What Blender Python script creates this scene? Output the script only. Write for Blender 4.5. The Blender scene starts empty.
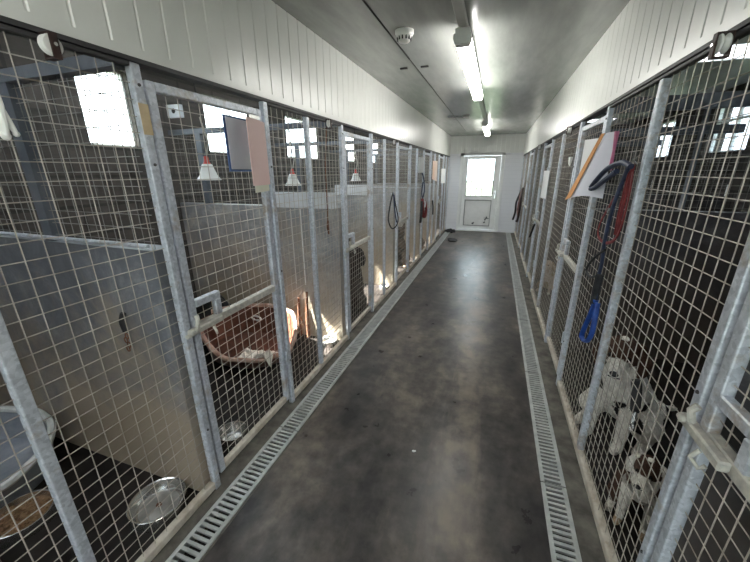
import bpy, bmesh, math, random
from mathutils import Vector, Matrix
random.seed(7)
S = bpy.context.scene
COL = S.collection
PI = math.pi

# ------------------------------------------------------------------ helpers
def link(o, parent=None):
    COL.objects.link(o)
    if parent is not None:
        o.parent = parent
    return o

class MB:
    """collects shapes and links them as one mesh object"""
    def __init__(self):
        self.bm = bmesh.new()
    def box(self, a, b):
        x0, y0, z0 = a; x1, y1, z1 = b
        v = [self.bm.verts.new(p) for p in ((x0,y0,z0),(x1,y0,z0),(x1,y1,z0),(x0,y1,z0),(x0,y0,z1),(x1,y0,z1),(x1,y1,z1),(x0,y1,z1))]
        for f in ((0,3,2,1),(4,5,6,7),(0,1,5,4),(1,2,6,5),(2,3,7,6),(3,0,4,7)):
            self.bm.faces.new([v[i] for i in f])
        return self
    def tube(self, pts, r, n=8, closed=False, flat=1.0):
        pts = [Vector(p) for p in pts]
        rs = r if isinstance(r, (list, tuple)) else [r]*len(pts)
        rings = []
        up = None
        for i, p in enumerate(pts):
            if closed:
                d = pts[(i+1) % len(pts)] - pts[i-1]
            elif i == 0: d = pts[1]-pts[0]
            elif i == len(pts)-1: d = pts[-1]-pts[-2]
            else: d = pts[i+1]-pts[i-1]
            d.normalize()
            if up is None:
                up = Vector((0,0,1)) if abs(d.z) < .9 else Vector((1,0,0))
            u = d.cross(up)
            if u.length < 1e-4:
                u = d.cross(Vector((0.3,1,0.2)))
            u.normalize()
            w = u.cross(d); w.normalize(); up = w
            rings.append([self.bm.verts.new(p + u*math.cos(2*PI*k/n)*rs[i]*flat + w*math.sin(2*PI*k/n)*rs[i]) for k in range(n)])
        m = len(rings)
        for i in range(m if closed else m-1):
            a, b = rings[i], rings[(i+1) % m]
            for k in range(n):
                self.bm.faces.new((a[k], a[(k+1) % n], b[(k+1) % n], b[k]))
        if not closed:
            self.bm.faces.new(rings[0][::-1]); self.bm.faces.new(rings[-1])
        return self
    def lathe(self, prof, n=32, c=(0,0,0), M=None, sx=1, sy=1):
        M = M or Matrix.Identity(3)
        c = Vector(c)
        rings = []
        for r, z in prof:
            if r < 1e-6:
                rings.append([self.bm.verts.new(c + M @ Vector((0,0,z)))])
            else:
                rings.append([self.bm.verts.new(c + M @ Vector((r*sx*math.cos(2*PI*k/n), r*sy*math.sin(2*PI*k/n), z))) for k in range(n)])
        for a, b in zip(rings, rings[1:]):
            for k in range(n):
                q = [a[k % len(a)], a[(k+1) % len(a)], b[(k+1) % len(b)], b[k % len(b)]]
                u = []
                for v in q:
                    if v not in u: u.append(v)
                if len(u) > 2:
                    try: self.bm.faces.new(u)
                    except ValueError: pass
        return self
    def ball(self, c, r, n=10, M=None):
        if not isinstance(r, (tuple, list)): r = (r, r, r)
        mat = Matrix.Translation(c) @ (M.to_4x4() if M else Matrix.Identity(4)) @ Matrix.Diagonal((r[0], r[1], r[2], 1))
        bmesh.ops.create_uvsphere(self.bm, u_segments=n*2, v_segments=n, radius=1, matrix=mat)
        return self
    def prism(self, poly, a, b, axis='x'):
        """poly in the two other axes extruded from a to b"""
        def P(u, v, t):
            return (t,u,v) if axis == 'x' else (u,t,v) if axis == 'y' else (u,v,t)
        A = [self.bm.verts.new(P(u,v,a)) for u, v in poly]
        B = [self.bm.verts.new(P(u,v,b)) for u, v in poly]
        n = len(poly)
        for i in range(n):
            self.bm.faces.new((A[i], A[(i+1) % n], B[(i+1) % n], B[i]))
        self.bm.faces.new(A[::-1]); self.bm.faces.new(B)
        return self
    def sheet(self, grid, t):
        """grid of points [row][col]; thickness t along the sheet's normals"""
        g = [[Vector(p) for p in r] for r in grid]
        R, C = len(g), len(g[0])
        def N(i, j):
            a = g[min(i+1,R-1)][j]-g[max(i-1,0)][j]; b = g[i][min(j+1,C-1)]-g[i][max(j-1,0)]
            n = a.cross(b); n.normalize(); return n
        top = [[self.bm.verts.new(g[i][j]+N(i,j)*t/2) for j in range(C)] for i in range(R)]
        bot = [[self.bm.verts.new(g[i][j]-N(i,j)*t/2) for j in range(C)] for i in range(R)]
        for i in range(R-1):
            for j in range(C-1):
                self.bm.faces.new((top[i][j],top[i][j+1],top[i+1][j+1],top[i+1][j]))
                self.bm.faces.new((bot[i][j],bot[i+1][j],bot[i+1][j+1],bot[i][j+1]))
        for i in range(R-1):
            self.bm.faces.new((top[i][0],top[i+1][0],bot[i+1][0],bot[i][0]))
            self.bm.faces.new((top[i][-1],bot[i][-1],bot[i+1][-1],top[i+1][-1]))
        for j in range(C-1):
            self.bm.faces.new((top[0][j],bot[0][j],bot[0][j+1],top[0][j+1]))
            self.bm.faces.new((top[-1][j],top[-1][j+1],bot[-1][j+1],bot[-1][j]))
        return self
    def bevel(self, w, seg=2):
        bmesh.ops.bevel(self.bm, geom=[e for e in self.bm.edges], offset=w, segments=seg, affect='EDGES', profile=.5, clamp_overlap=True)
        return self
    def build(self, name, mat, parent=None, smooth=False, loc=None):
        bmesh.ops.recalc_face_normals(self.bm, faces=self.bm.faces)
        me = bpy.data.meshes.new(name)
        self.bm.to_mesh(me); self.bm.free()
        me.materials.append(mat)
        if smooth:
            for p in me.polygons: p.use_smooth = True
            try: me.set_sharp_from_angle(angle=math.radians(40))
            except Exception: pass
        o = bpy.data.objects.new(name, me)
        if loc is not None: o.location = loc
        return link(o, parent)

def tag(o, label, cat, group=None, kind=None):
    o['label'] = label; o['category'] = cat
    if group: o['group'] = group
    if kind: o['kind'] = kind
    return o
def struct(o):
    o['kind'] = 'structure'
    return o
def empty(name, loc=(0,0,0), rz=0):
    o = bpy.data.objects.new(name, None)
    o.location = loc; o.rotation_euler = (0,0,rz)
    o.empty_display_size = .1
    return link(o)
def copy_tree(o, parent=None):
    c = o.copy(); COL.objects.link(c)
    if parent is not None: c.parent = parent
    for ch in list(o.children): copy_tree(ch, c)
    return c
def smooth_path(pts, n=6, closed=False):
    pts = [Vector(p) for p in pts]; out = []
    m = len(pts)
    for i in range(m if closed else m-1):
        if closed:
            p0,p1,p2,p3 = pts[(i-1)%m],pts[i],pts[(i+1)%m],pts[(i+2)%m]
        else:
            p0,p1,p2,p3 = pts[max(i-1,0)],pts[i],pts[i+1],pts[min(i+2,m-1)]
        for k in range(n):
            t = k/n
            out.append(.5*((2*p1)+(-p0+p2)*t+(2*p0-5*p1+4*p2-p3)*t*t+(-p0+3*p1-3*p2+p3)*t**3))
    if not closed: out.append(pts[-1])
    return out

# ------------------------------------------------------------------ materials
def base(name, col=(.8,.8,.8), rough=.5, metal=0, spec=.5):
    m = bpy.data.materials.new(name); m.use_nodes = True
    b = m.node_tree.nodes['Principled BSDF']
    b.inputs['Base Color'].default_value = (*col, 1)
    b.inputs['Roughness'].default_value = rough
    b.inputs['Metallic'].default_value = metal
    b.inputs['Specular IOR Level'].default_value = spec
    return m, m.node_tree, b
def node(nt, t, **kw):
    n = nt.nodes.new(t)
    for k, v in kw.items(): setattr(n, k, v)
    return n
def ramp(nt, fac, stops):
    r = node(nt, 'ShaderNodeValToRGB')
    e = r.color_ramp.elements
    while len(e) < len(stops): e.new(.5)
    for el, (p, c) in zip(e, stops):
        el.position = p; el.color = (*c, 1) if len(c) == 3 else c
    nt.links.new(fac, r.inputs['Fac'])
    return r.outputs['Color']
def noise(nt, scale, detail=4, rough=.6, vec=None, dist=0):
    n = node(nt, 'ShaderNodeTexNoise')
    n.inputs['Scale'].default_value = scale; n.inputs['Detail'].default_value = detail
    n.inputs['Roughness'].default_value = rough; n.inputs['Distortion'].default_value = dist
    if vec is not None: nt.links.new(vec, n.inputs['Vector'])
    return n.outputs['Fac']
def coords(nt, scale=(1,1,1), kind='Object'):
    tc = node(nt, 'ShaderNodeTexCoord'); mp = node(nt, 'ShaderNodeMapping')
    mp.inputs['Scale'].default_value = scale
    nt.links.new(tc.outputs[kind], mp.inputs['Vector'])
    return mp.outputs['Vector']
def bump(nt, b, h, strength=.3, dist=.01):
    n = node(nt, 'ShaderNodeBump')
    n.inputs['Strength'].default_value = strength; n.inputs['Distance'].default_value = dist
    nt.links.new(h, n.inputs['Height']); nt.links.new(n.outputs['Normal'], b.inputs['Normal'])
def mixc(nt, fac, a, b_, mode='MIX'):
    m = node(nt, 'ShaderNodeMix', data_type='RGBA', blend_type=mode)
    for sock, v in ((0, fac), (6, a), (7, b_)):
        if isinstance(v, bpy.types.NodeSocket): nt.links.new(v, m.inputs[sock])
        elif sock == 0: m.inputs[0].default_value = v
        else: m.inputs[sock].default_value = (*v, 1)
    return m.outputs[2]
def varied(name, c0, c1, scale=8, rough=.5, metal=0, detail=5, lo=.35, hi=.65, bumps=0, vs=(1,1,1), spec=.5):
    m, nt, b = base(name, c0, rough, metal, spec)
    v = coords(nt, vs)
    f = noise(nt, scale, detail, .6, v)
    nt.links.new(ramp(nt, f, [(lo, c0), (hi, c1)]), b.inputs['Base Color'])
    if bumps: bump(nt, b, f, bumps, .004)
    return m

def galv_mat(name, c0, c1, rust):
    m, nt, b = base(name, c0, .42, .35)
    v = coords(nt)
    vo = node(nt, 'ShaderNodeTexVoronoi'); vo.inputs['Scale'].default_value = 90
    nt.links.new(v, vo.inputs['Vector'])
    f = noise(nt, 22, 5, .65, v)
    mx = node(nt, 'ShaderNodeMath', operation='MULTIPLY_ADD')
    sep = node(nt, 'ShaderNodeSeparateColor'); nt.links.new(vo.outputs['Color'], sep.inputs['Color'])
    nt.links.new(sep.outputs[0], mx.inputs[0]); mx.inputs[1].default_value = .35; nt.links.new(f, mx.inputs[2])
    c = ramp(nt, mx.outputs[0], [(.4, c0), (.95, c1)])
    g = noise(nt, 6, 6, .7, v)
    d = ramp(nt, g, [(.55, (0,0,0)), (.72, (1,1,1))])
    nt.links.new(mixc(nt, d, c, rust), b.inputs['Base Color'])
    nt.links.new(ramp(nt, f, [(.3, (.32,)*3), (.7, (.55,)*3)]), b.inputs['Roughness'])
    return m
M = {}
M['galv'] = galv_mat('galvanised_steel', (.42,.45,.50), (.72,.75,.81), (.38,.30,.22))
M['wire'] = varied('galvanised_wire', (.36,.315,.265), (.52,.475,.42), 14, .45, .3)
M['dullwire'] = varied('dull_wire', (.20,.19,.18), (.32,.31,.29), 14, .5, .3)
M['rail'] = varied('grimy_painted_steel', (.42,.36,.29), (.62,.57,.49), 16, .6, .1, bumps=.2)
M['zinc'] = varied('crusted_zinc', (.40,.39,.36), (.62,.59,.52), 30, .6, .2, bumps=.4)
M['header'] = varied('dark_steel_channel', (.035,.034,.036), (.06,.058,.06), 9, .6, 0)
M['pvc'] = varied('white_pvc_cladding', (.74,.75,.72), (.80,.81,.78), 2.5, .28)
M['ceil'] = varied('grey_white_ceiling_sheet', (.32,.33,.32), (.41,.42,.40), 3, .24, detail=8, vs=(3,.6,1))
M['dark'] = base('black_void', (.012,.012,.012), .8)[0]
M['white'] = varied('white_plastic', (.75,.75,.73), (.82,.82,.80), 6, .35)
M['upvc'] = varied('white_upvc_frame', (.78,.79,.78), (.84,.85,.84), 5, .3)
M['steel'] = varied('stainless_steel', (.62,.62,.60), (.74,.73,.71), 14, .22, .9)
M['stain'] = base('mud', (.10,.105,.12), .8)[0]

def floor_mat():
    m, nt, b = base('stained_polished_concrete', (.1,.1,.1), .3, 0, .28)
    v = coords(nt); v2 = coords(nt, (1.6,.8,1)); v3 = coords(nt, (1.5,.35,1))
    a = noise(nt, 1.5, 6, .62, v2, .2); c = noise(nt, 12, 6, .62, v); d = noise(nt, 5.5, 7, .55, v); s = noise(nt, 2.2, 7, .7, v3, .3)
    k = ramp(nt, a, [(.36, (.034,.032,.034)), (.50, (.075,.068,.065)), (.64, (.150,.128,.112))])
    k = mixc(nt, 1.0, k, ramp(nt, c, [(.28, (.62,.62,.62)), (.72, (1.38,1.38,1.38))]), 'MULTIPLY')
    k = mixc(nt, 1.0, k, ramp(nt, d, [(.28, (.66,.66,.68)), (.72, (1.4,1.33,1.22))]), 'MULTIPLY')
    # worn brown track just right of the middle
    tc = node(nt, 'ShaderNodeTexCoord'); sp = node(nt, 'ShaderNodeSeparateXYZ'); nt.links.new(tc.outputs['Object'], sp.inputs[0])
    q = node(nt, 'ShaderNodeMath', operation='ADD'); q.inputs[1].default_value = .07; nt.links.new(sp.outputs['X'], q.inputs[0])
    q2 = node(nt, 'ShaderNodeMath', operation='ABSOLUTE'); nt.links.new(q.outputs[0], q2.inputs[0])
    tr = ramp(nt, q2.outputs[0], [(0, (.30,)*3), (.20, (0,0,0))])
    ad = node(nt, 'ShaderNodeMath', operation='ADD'); nt.links.new(tr, ad.inputs[0]); nt.links.new(s, ad.inputs[1])
    br = ramp(nt, ad.outputs[0], [(.60, (0,0,0)), (.76, (.75,.75,.75))])
    k = mixc(nt, mixc(nt, 1.0, br, ramp(nt, d, [(.38, (.15,)*3), (.6, (1,1,1))]), 'MULTIPLY'), k, (.23,.185,.145))
    nt.links.new(k, b.inputs['Base Color'])
    nt.links.new(ramp(nt, d, [(.2, (.24,)*3), (.8, (.40,)*3)]), b.inputs['Roughness'])
    return m
M['floor'] = floor_mat()
M['kerb'] = varied('dirty_kerb_concrete', (.06,.054,.046), (.16,.145,.122), 9, .8, bumps=.4, detail=8)
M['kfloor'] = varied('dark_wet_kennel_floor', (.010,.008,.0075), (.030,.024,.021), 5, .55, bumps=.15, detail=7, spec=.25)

def block_mat(name, c0, c1, mort):
    m, nt, b = base(name, c0, .85)
    tc = node(nt, 'ShaderNodeTexCoord'); sp = node(nt, 'ShaderNodeSeparateXYZ'); cb = node(nt, 'ShaderNodeCombineXYZ')
    nt.links.new(tc.outputs['Object'], sp.inputs[0])
    nt.links.new(sp.outputs['Y'], cb.inputs['X']); nt.links.new(sp.outputs['Z'], cb.inputs['Y'])
    br = node(nt, 'ShaderNodeTexBrick')
    br.inputs['Scale'].default_value = 1
    br.inputs['Brick Width'].default_value = .45; br.inputs['Row Height'].default_value = .225
    br.inputs['Mortar Size'].default_value = .012
    br.inputs['Color1'].default_value = (*c0, 1); br.inputs['Color2'].default_value = (*c1, 1); br.inputs['Mortar'].default_value = (*mort, 1)
    nt.links.new(cb.outputs[0], br.inputs['Vector'])
    n = noise(nt, 40, 6, .7)
    nt.links.new(mixc(nt, 1.0, br.outputs['Color'], ramp(nt, n, [(.3,(.7,)*3),(.7,(1.15,)*3)]), 'MULTIPLY'), b.inputs['Base Color'])
    bump(nt, b, n, .4, .01)
    return m
M['block'] = block_mat('bare_concrete_block', (.075,.067,.060), (.10,.088,.078), (.055,.05,.045))

def render_mat(name, paint, paint2, dirt_and_light):
    """painted render, brown muck in patches from the floor up, its tone can carry painted light"""
    m, nt, b = base(name, paint, .5)
    v = coords(nt); f = noise(nt, 2.1, 8, .68, v, .6); n = noise(nt, 3.5, 9, .75, v, .4)
    c = ramp(nt, n, [(.34, tuple(q*.72 for q in paint)), (.50, paint), (.64, tuple(q*1.25 for q in paint2))])
    tc = node(nt, 'ShaderNodeTexCoord'); sp = node(nt, 'ShaderNodeSeparateXYZ'); nt.links.new(tc.outputs['Object'], sp.inputs[0])
    mt = node(nt, 'ShaderNodeMath', operation='MULTIPLY_ADD')
    nt.links.new(sp.outputs['Z'], mt.inputs[0]); mt.inputs[1].default_value = -.36; nt.links.new(f, mt.inputs[2])
    d = ramp(nt, mt.outputs[0], [(.08, (0,0,0)), (.38, (.9,.9,.9))])
    nt.links.new(mixc(nt, d, c, dirt_and_light), b.inputs['Base Color'])
    bump(nt, b, n, .2, .005)
    return m
M['render'] = render_mat('grey_painted_render', (.175,.185,.21), (.24,.245,.26), (.40,.325,.24))  # muck tone brightened to paint in light on the lower wall
M['renderLit'] = render_mat('stained_render_painted_lit', (.32,.325,.335), (.42,.415,.40), (.40,.325,.24))  # lighter copy, light on the farther left partitions painted into the colour
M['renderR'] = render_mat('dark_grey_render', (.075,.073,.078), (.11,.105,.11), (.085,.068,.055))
M['kceil'] = varied('white_kennel_ceiling', (.62,.63,.66), (.70,.71,.73), 3, .4)
M['board'] = varied('white_splash_board', (.62,.64,.67), (.74,.76,.78), 8, .4)
M['bluepost'] = varied('blue_grey_painted_post', (.095,.11,.135), (.15,.16,.18), 9, .5, .1)

def board_wall():
    m, nt, b = base('white_board_wall', (.76,.77,.80), .35)
    tc = node(nt, 'ShaderNodeTexCoord'); sp = node(nt, 'ShaderNodeSeparateXYZ'); nt.links.new(tc.outputs['Object'], sp.inputs[0])
    w = node(nt, 'ShaderNodeMath', operation='MODULO'); nt.links.new(sp.outputs['Z'], w.inputs[0]); w.inputs[1].default_value = .1
    h = ramp(nt, w.outputs[0], [(0, (0,0,0)), (.006, (1,1,1))])
    nt.links.new(mixc(nt, h, (.60,.61,.64), (.76,.77,.80)), b.inputs['Base Color'])
    bump(nt, b, h, .5, .006)
    return m
M['endwall'] = board_wall()

def emit(name, col, st):
    m = bpy.data.materials.new(name); m.use_nodes = True
    nt = m.node_tree; nt.nodes.clear()
    e = node(nt, 'ShaderNodeEmission'); e.inputs[0].default_value = (*col, 1); e.inputs[1].default_value = st
    o = node(nt, 'ShaderNodeOutputMaterial'); nt.links.new(e.outputs[0], o.inputs[0])
    return m
M['tube'] = emit('lit_fluorescent_diffuser', (1,.985,.93), 9.5)

def glass_mat():
    m = bpy.data.materials.new('window_glass'); m.use_nodes = True
    nt = m.node_tree; nt.nodes.clear()
    t = node(nt, 'ShaderNodeBsdfTransparent'); t.inputs[0].default_value = (.96,.98,.98,1)
    g = node(nt, 'ShaderNodeBsdfGlossy'); g.inputs['Roughness'].default_value = .03
    mx = node(nt, 'ShaderNodeMixShader'); mx.inputs[0].default_value = .06
    o = node(nt, 'ShaderNodeOutputMaterial')
    nt.links.new(t.outputs[0], mx.inputs[1]); nt.links.new(g.outputs[0], mx.inputs[2]); nt.links.new(mx.outputs[0], o.inputs[0])
    return m
M['glass'] = glass_mat()
def grp_mat():
    m = bpy.data.materials.new('added_roof_sheet'); m.use_nodes = True
    nt = m.node_tree; nt.nodes.clear()
    t = node(nt, 'ShaderNodeBsdfTranslucent'); t.inputs[0].default_value = (.38,.40,.42,1)
    d = node(nt, 'ShaderNodeBsdfDiffuse'); d.inputs[0].default_value = (.7,.7,.7,1)
    mx = node(nt, 'ShaderNodeMixShader'); mx.inputs[0].default_value = .10
    o = node(nt, 'ShaderNodeOutputMaterial')
    nt.links.new(t.outputs[0], mx.inputs[1]); nt.links.new(d.outputs[0], mx.inputs[2]); nt.links.new(mx.outputs[0], o.inputs[0])
    return m
M['grp'] = grp_mat()
M['grass'] = varied('grass', (.015,.026,.010), (.021,.034,.014), 3, .9)
M['hedge'] = varied('hedge_green', (.06,.11,.04), (.12,.18,.07), 6, .9)
M['bed'] = varied('brown_plastic', (.095,.036,.022), (.15,.06,.037), 9, .42, bumps=.15)
M['greybed'] = varied('grey_blue_plastic', (.26,.29,.35), (.40,.42,.46), 7, .45)
M['greyrim'] = varied('chewed_pale_rim', (.60,.61,.60), (.74,.74,.72), 18, .6)
M['blanket'] = varied('white_fleece', (.68,.63,.56), (.84,.80,.73), 20, .95, bumps=.6)
M['plate'] = varied('dull_grey_plate', (.30,.29,.27), (.40,.385,.36), 12, .4, .4)
M['black'] = varied('black_fabric', (.014,.014,.016), (.035,.034,.036), 20, .8)
M['kibble'] = varied('brown_kibble', (.16,.085,.04), (.34,.20,.10), 60, .8, bumps=1)
M['rust'] = varied('rusty_brown', (.13,.055,.03), (.22,.10,.055), 25, .8, bumps=.3)
M['red'] = varied('dark_red_webbing', (.13,.012,.016), (.22,.03,.03), 40, .7)
M['navy'] = varied('navy_webbing', (.012,.018,.045), (.03,.045,.10), 40, .6)
M['blue'] = varied('bright_blue_padded_web', (.008,.04,.22), (.02,.085,.36), 20, .5)
M['pink'] = varied('pink_card', (.86,.60,.56), (.92,.68,.64), 3, .6)
M['paper'] = varied('white_paper', (.80,.80,.80), (.86,.86,.86), 3, .6)
M['lilac'] = varied('pale_lilac_paper', (.66,.66,.74), (.72,.72,.79), 3, .6)
M['orange'] = varied('orange_card', (.55,.24,.07), (.66,.32,.11), 5, .6)
M['magenta'] = varied('magenta_edge', (.45,.10,.22), (.60,.20,.32), 15, .6)
M['clipblue'] = varied('blue_board', (.06,.11,.28), (.09,.16,.36), 8, .5)
M['tape'] = varied('tan_tape', (.55,.42,.25), (.68,.54,.34), 14, .7)
M['redplastic'] = varied('red_plastic', (.55,.05,.04), (.65,.09,.07), 9, .4)
M['glove'] = varied('white_rubber', (.78,.79,.76), (.86,.86,.83), 10, .6)
M['chrome'] = base('bright_metal', (.8,.8,.8), .2, .95)[0]
M['eye'] = base('dark_eye', (.02,.012,.008), .1)[0]
M['nose'] = base('black_nose', (.012,.011,.012), .35)[0]

def fur_mat():
    m, nt, b = base('dog_fur', (.5,.5,.5), .9, 0, .2)
    at = node(nt, 'ShaderNodeAttribute', attribute_name='fur')
    v = coords(nt, (1,1,.45)); f = noise(nt, 60, 6, .7, v)
    nt.links.new(mixc(nt, 1.0, at.outputs['Color'], ramp(nt, f, [(.3, (.6,.58,.56)), (.7, (1.2,1.2,1.2))]), 'MULTIPLY'), b.inputs['Base Color'])
    bump(nt, b, f, .8, .012)
    return m
M['fur'] = fur_mat()

# ------------------------------------------------------------------ dimensions
XL, XR = -1.24, .60           # fronts of the two rows of cages
YB, YE = -2.6, 9.75           # near end, end wall
ZH, ZC = 1.985, 2.48          # underside of the cladding, ceiling
XBL, XBR = -3.1, 2.75         # inner faces of the outer walls
PL, EL = 1.755, 1.02          # left row: kennel width, first post
PR, BR = 2.26, 1.06           # right row
TW, TD = .036, .032           # steel tube
MP = .055                     # mesh pitch

# ------------------------------------------------------------------ setting: floor
b = MB()
b.box((-1.045, YB, -.12), (.385, YE, 0))
fl = struct(b.build('floor', M['floor']))
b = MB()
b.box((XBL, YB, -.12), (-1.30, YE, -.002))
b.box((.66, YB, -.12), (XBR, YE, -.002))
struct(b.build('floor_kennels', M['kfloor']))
b = MB()
b.box((-1.30, YB, -.12), (-1.195, YE, .0)); b.box((.51, YB, -.12), (.66, YE, .0))
b.box((-1.055, YB, -.12), (-1.045, YE, .001)); b.box((.385, YB, -.12), (.392, YE, .001))
struct(b.build('trim_1', M['kerb']))
b = MB()
for a, c in ((-1.195, -1.055), (.392, .51)):
    b.box((a, YB, -.13), (c, YE, -.10))
struct(b.build('trim_2', M['dark']))

# ------------------------------------------------------------------ setting: cladding fascias, ceiling
def grooved(y0, y1, x, sgn, z0, z1, pitch=.109):
    """vertical-groove cladding sheet; front face at x, thickness away from the corridor"""
    poly = [(x - sgn*.0, y0)]
    y = math.ceil(y0/pitch)*pitch + .06
    while y < y1 - .02:
        poly += [(x, y-.006), (x+sgn*.0035, y-.002), (x+sgn*.0035, y+.002), (x, y+.006)]
        y += pitch
    poly += [(x, y1), (x+sgn*.05, y1), (x+sgn*.05, y0)]
    return poly
for nm, x, s in (('wall_left', XL+.004, -1), ('wall_right', XR-.004, 1)):
    b = MB()
    b.prism(grooved(YB, YE, x, s, 0, 0), ZH+.03, ZC, 'z')
    lo, hi = sorted((x+s*-.003, x+s*.05))
    b.box((lo, YB, ZH), (hi, YE, ZH+.03))
    struct(b.build(nm, M['pvc']))
b = MB()
b.box((XL-.05, YB, ZH-.014), (XL+.006, YE, ZH)); b.box((XR-.006, YB, ZH-.014), (XR+.05, YE, ZH))
struct(b.build('trim_3', M['header']))
b = MB(); b.box((XL-.05, YB, ZC), (XR+.05, YE, ZC+.1))
struct(b.build('ceiling', M['ceil']))
b = MB()
b.box((-.775, 1.2, ZC-.004), (-.765, 3.1, ZC)); b.box((-.772, 3.1, ZC-.003), (-.767, 8.6, ZC))
struct(b.build('trim_4', M['dark']))
RL = [(-2.75, -1.75)]
b = MB()
b.box((XBL-.25, YB, 2.6), (-2.75, YE, 2.64)); b.box((-1.75, YB, 2.6), (XL-.05, YE, 2.64)); b.box((XR+.05, YB, 2.6), (1.5, YE, 2.64)); b.box((2.2, YB, 2.6), (XBR+.25, YE, 2.64))
LY = [(.0+PL*k, .75+PL*k) for k in range(-1, 6)]; RY = [(1.85+PR*k, 2.35+PR*k) for k in range(-1, 4)]
for xa, xb, ys in ((-2.75, -1.75, LY), (1.5, 2.2, RY)):
    y = YB
    for a, c in ys:
        b.box((xa, y, 2.6), (xb, a, 2.64)); y = min(c, YE)
    if y < YE: b.box((xa, y, 2.6), (xb, YE, 2.64))
b.box((XL-.06, YB, ZC), (XL-.05, YE, 2.6)); b.box((XR+.05, YB, ZC), (XR+.06, YE, 2.6))
struct(b.build('ceiling_kennels', M['kceil']))
n_ = 20
for xa, xb, ys in ((-2.75, -1.75, LY), (1.5, 2.2, RY)):
    for a, c in ys:
        n_ += 1
        struct(MB().box((xa, a, 2.61), (xb, min(c, YE), 2.615)).build('window_%d' % n_, M['grp']))  # translucent roof panels, added to bring more light into the kennels

# near end: plain lining walls beyond the first cages, and the end behind the camera
b = MB(); b.box((XL-.05, YB, 0), (XL, -.78, ZH-.03)); b.box((XR, YB, 0), (XR+.05, -1.26, ZH-.03))
struct(b.build('wall_lining', M['pvc']))
b = MB()
b.box((XBL-.25, YB-.2, -.1), (-1.15, YB, 2.7)); b.box((.5, YB-.2, -.1), (XBR+.25, YB, 2.7)); b.box((-1.15, YB-.2, 2.4), (.5, YB, 2.7)); b.box((-1.15, YB-.2, -.1), (.5, YB, .05))
struct(b.build('wall_near', M['pvc']))

b = MB()
for q in (((-1.15,YB-.12,.05),(-1.07,YB-.05,2.4)), ((.42,YB-.12,.05),(.5,YB-.05,2.4)), ((-1.07,YB-.12,2.32),(.42,YB-.05,2.4)), ((-1.07,YB-.12,.05),(.42,YB-.05,.2)), ((-.36,YB-.12,.2),(-.28,YB-.05,2.32))): b.box(*q)
dn = struct(b.build('added_door', M['upvc']))  # unseen glazed door, added for bluish daylight from behind the camera
MB().box((-1.07, YB-.09, .2), (.42, YB-.084, 2.32)).build('pane', M['glass'], dn)

# ------------------------------------------------------------------ outer walls with windows
WL = [(1.98,2.395), (3.22,4.12), (4.80,5.84), (6.72,7.60), (8.45,9.3)]
WR = [(-.5,.3), (1.75,2.45), (3.6,4.4), (5.45,6.35), (7.45,8.5)]
Z0, Z1 = 1.82, 2.42
def outer_wall(name, x0, x1, wins):
    b = MB()
    b.box((x0, YB, -.1), (x1, YE+.2, Z0)); b.box((x0, YB, Z1), (x1, YE+.2, 2.6))
    y = YB
    for a, c in wins:
        b.box((x0, y, Z0), (x1, a, Z1)); y = c
    b.box((x0, y, Z0), (x1, YE+.2, Z1))
    return struct(b.build(name, M['block']))
outer_wall('wall_outer_left', XBL-.09, XBL, WL)
outer_wall('wall_outer_right', XBR, XBR+.2, WR)
wn = 0
for x, wins in ((XBL-.065, WL), (XBR+.08, WR)):
    for a, c in wins:
        wn += 1
        b = MB(); t = .018
        for q in (((x-.02,a,Z0),(x+.02,a+t,Z1)), ((x-.02,c-t,Z0),(x+.02,c,Z1)), ((x-.02,a,Z0),(x+.02,c,Z0+t)), ((x-.02,a,Z1-t),(x+.02,c,Z1))):
            b.box(*q)
        if c-a > .6: b.box((x-.015, (a+c)/2-.012, Z0), (x+.015, (a+c)/2+.012, Z1))
        if x > 0: b.box((x-.015, a, 2.20), (x+.015, c, 2.23))
        w = struct(b.build('window_%d' % wn, M['upvc']))
        g = MB().box((x-.003, a+.01, Z0+.01), (x+.003, c-.01, Z1-.01)).build('pane', M['glass'], w)

# ------------------------------------------------------------------ partitions between kennels
def partition(name, xa, xb, y, z, mat, posts, board=None, beam=(1.955,2.0), pw=.032):
    b = MB(); b.box((xa, y, -.05), (xb, y+.1, z))
    r = struct(b.build(name, mat))
    b = MB(); b.box((xa, y+.01, beam[0]), (xb, y+.06, beam[1]))
    b.build('top_beam', M['bluepost'], r)
    for p in posts: MB().box((p-pw, y+.015, z), (p+pw, y+.055, beam[0])).build('post', M['bluepost'], r)
    b = MB(); q = .0016
    x = xa + .03
    while x < xb:
        b.tube([(x, y+.035, z), (x, y+.035, beam[0])], q, 5); x += MP
    zz = z + .03
    while zz < beam[0]:
        b.tube([(xa, y+.031, zz), (xb, y+.031, zz)], q, 5); zz += MP
    b.build('wire_mesh', M['dullwire'], r)
    if board:
        MB().box((board[0], y-.012, z-.01), (board[1], y, z+.13)).build('splash_board', M['board'], r)
    else:
        MB().tube([(xa+.4, y-.012, z+.025), (xb, y-.012, z+.022)], .009, 8).build('rail_pipe', M['galv'], r)
    return r
for k in range(-1, 5):
    y = .95 + PL*k
    p = partition('wall_partition_left', XBL, XL-.045, y, 1.30, M['render'] if k < 1 else M['renderLit'], (-1.96, -2.745) if k < 1 else (-2.745,), None if k not in (1, 2) else ((-1.95, -1.30) if k == 1 else (-2.15, -1.62)))
    if k == 1:
        MB().box((-1.775, y-.002, .55), (-1.765, y, 1.28)).build('conduit', M['white'], p)
        MB().box((-1.670, y-.002, .55), (-1.660, y, 1.28)).build('conduit', M['white'], p)
        MB().box((-3.02, y-.03, 2.10), (-2.86, y+.01, 2.21)).build('socket_box', M['board'], p)
        MB().lathe([(0,0), (.022,0), (.022,.002), (0,.002)], 14, (-2.935, y-.033, 2.155), Matrix.Rotation(PI/2, 3, 'X')).build('socket_hole', M['dark'], p)
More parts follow.
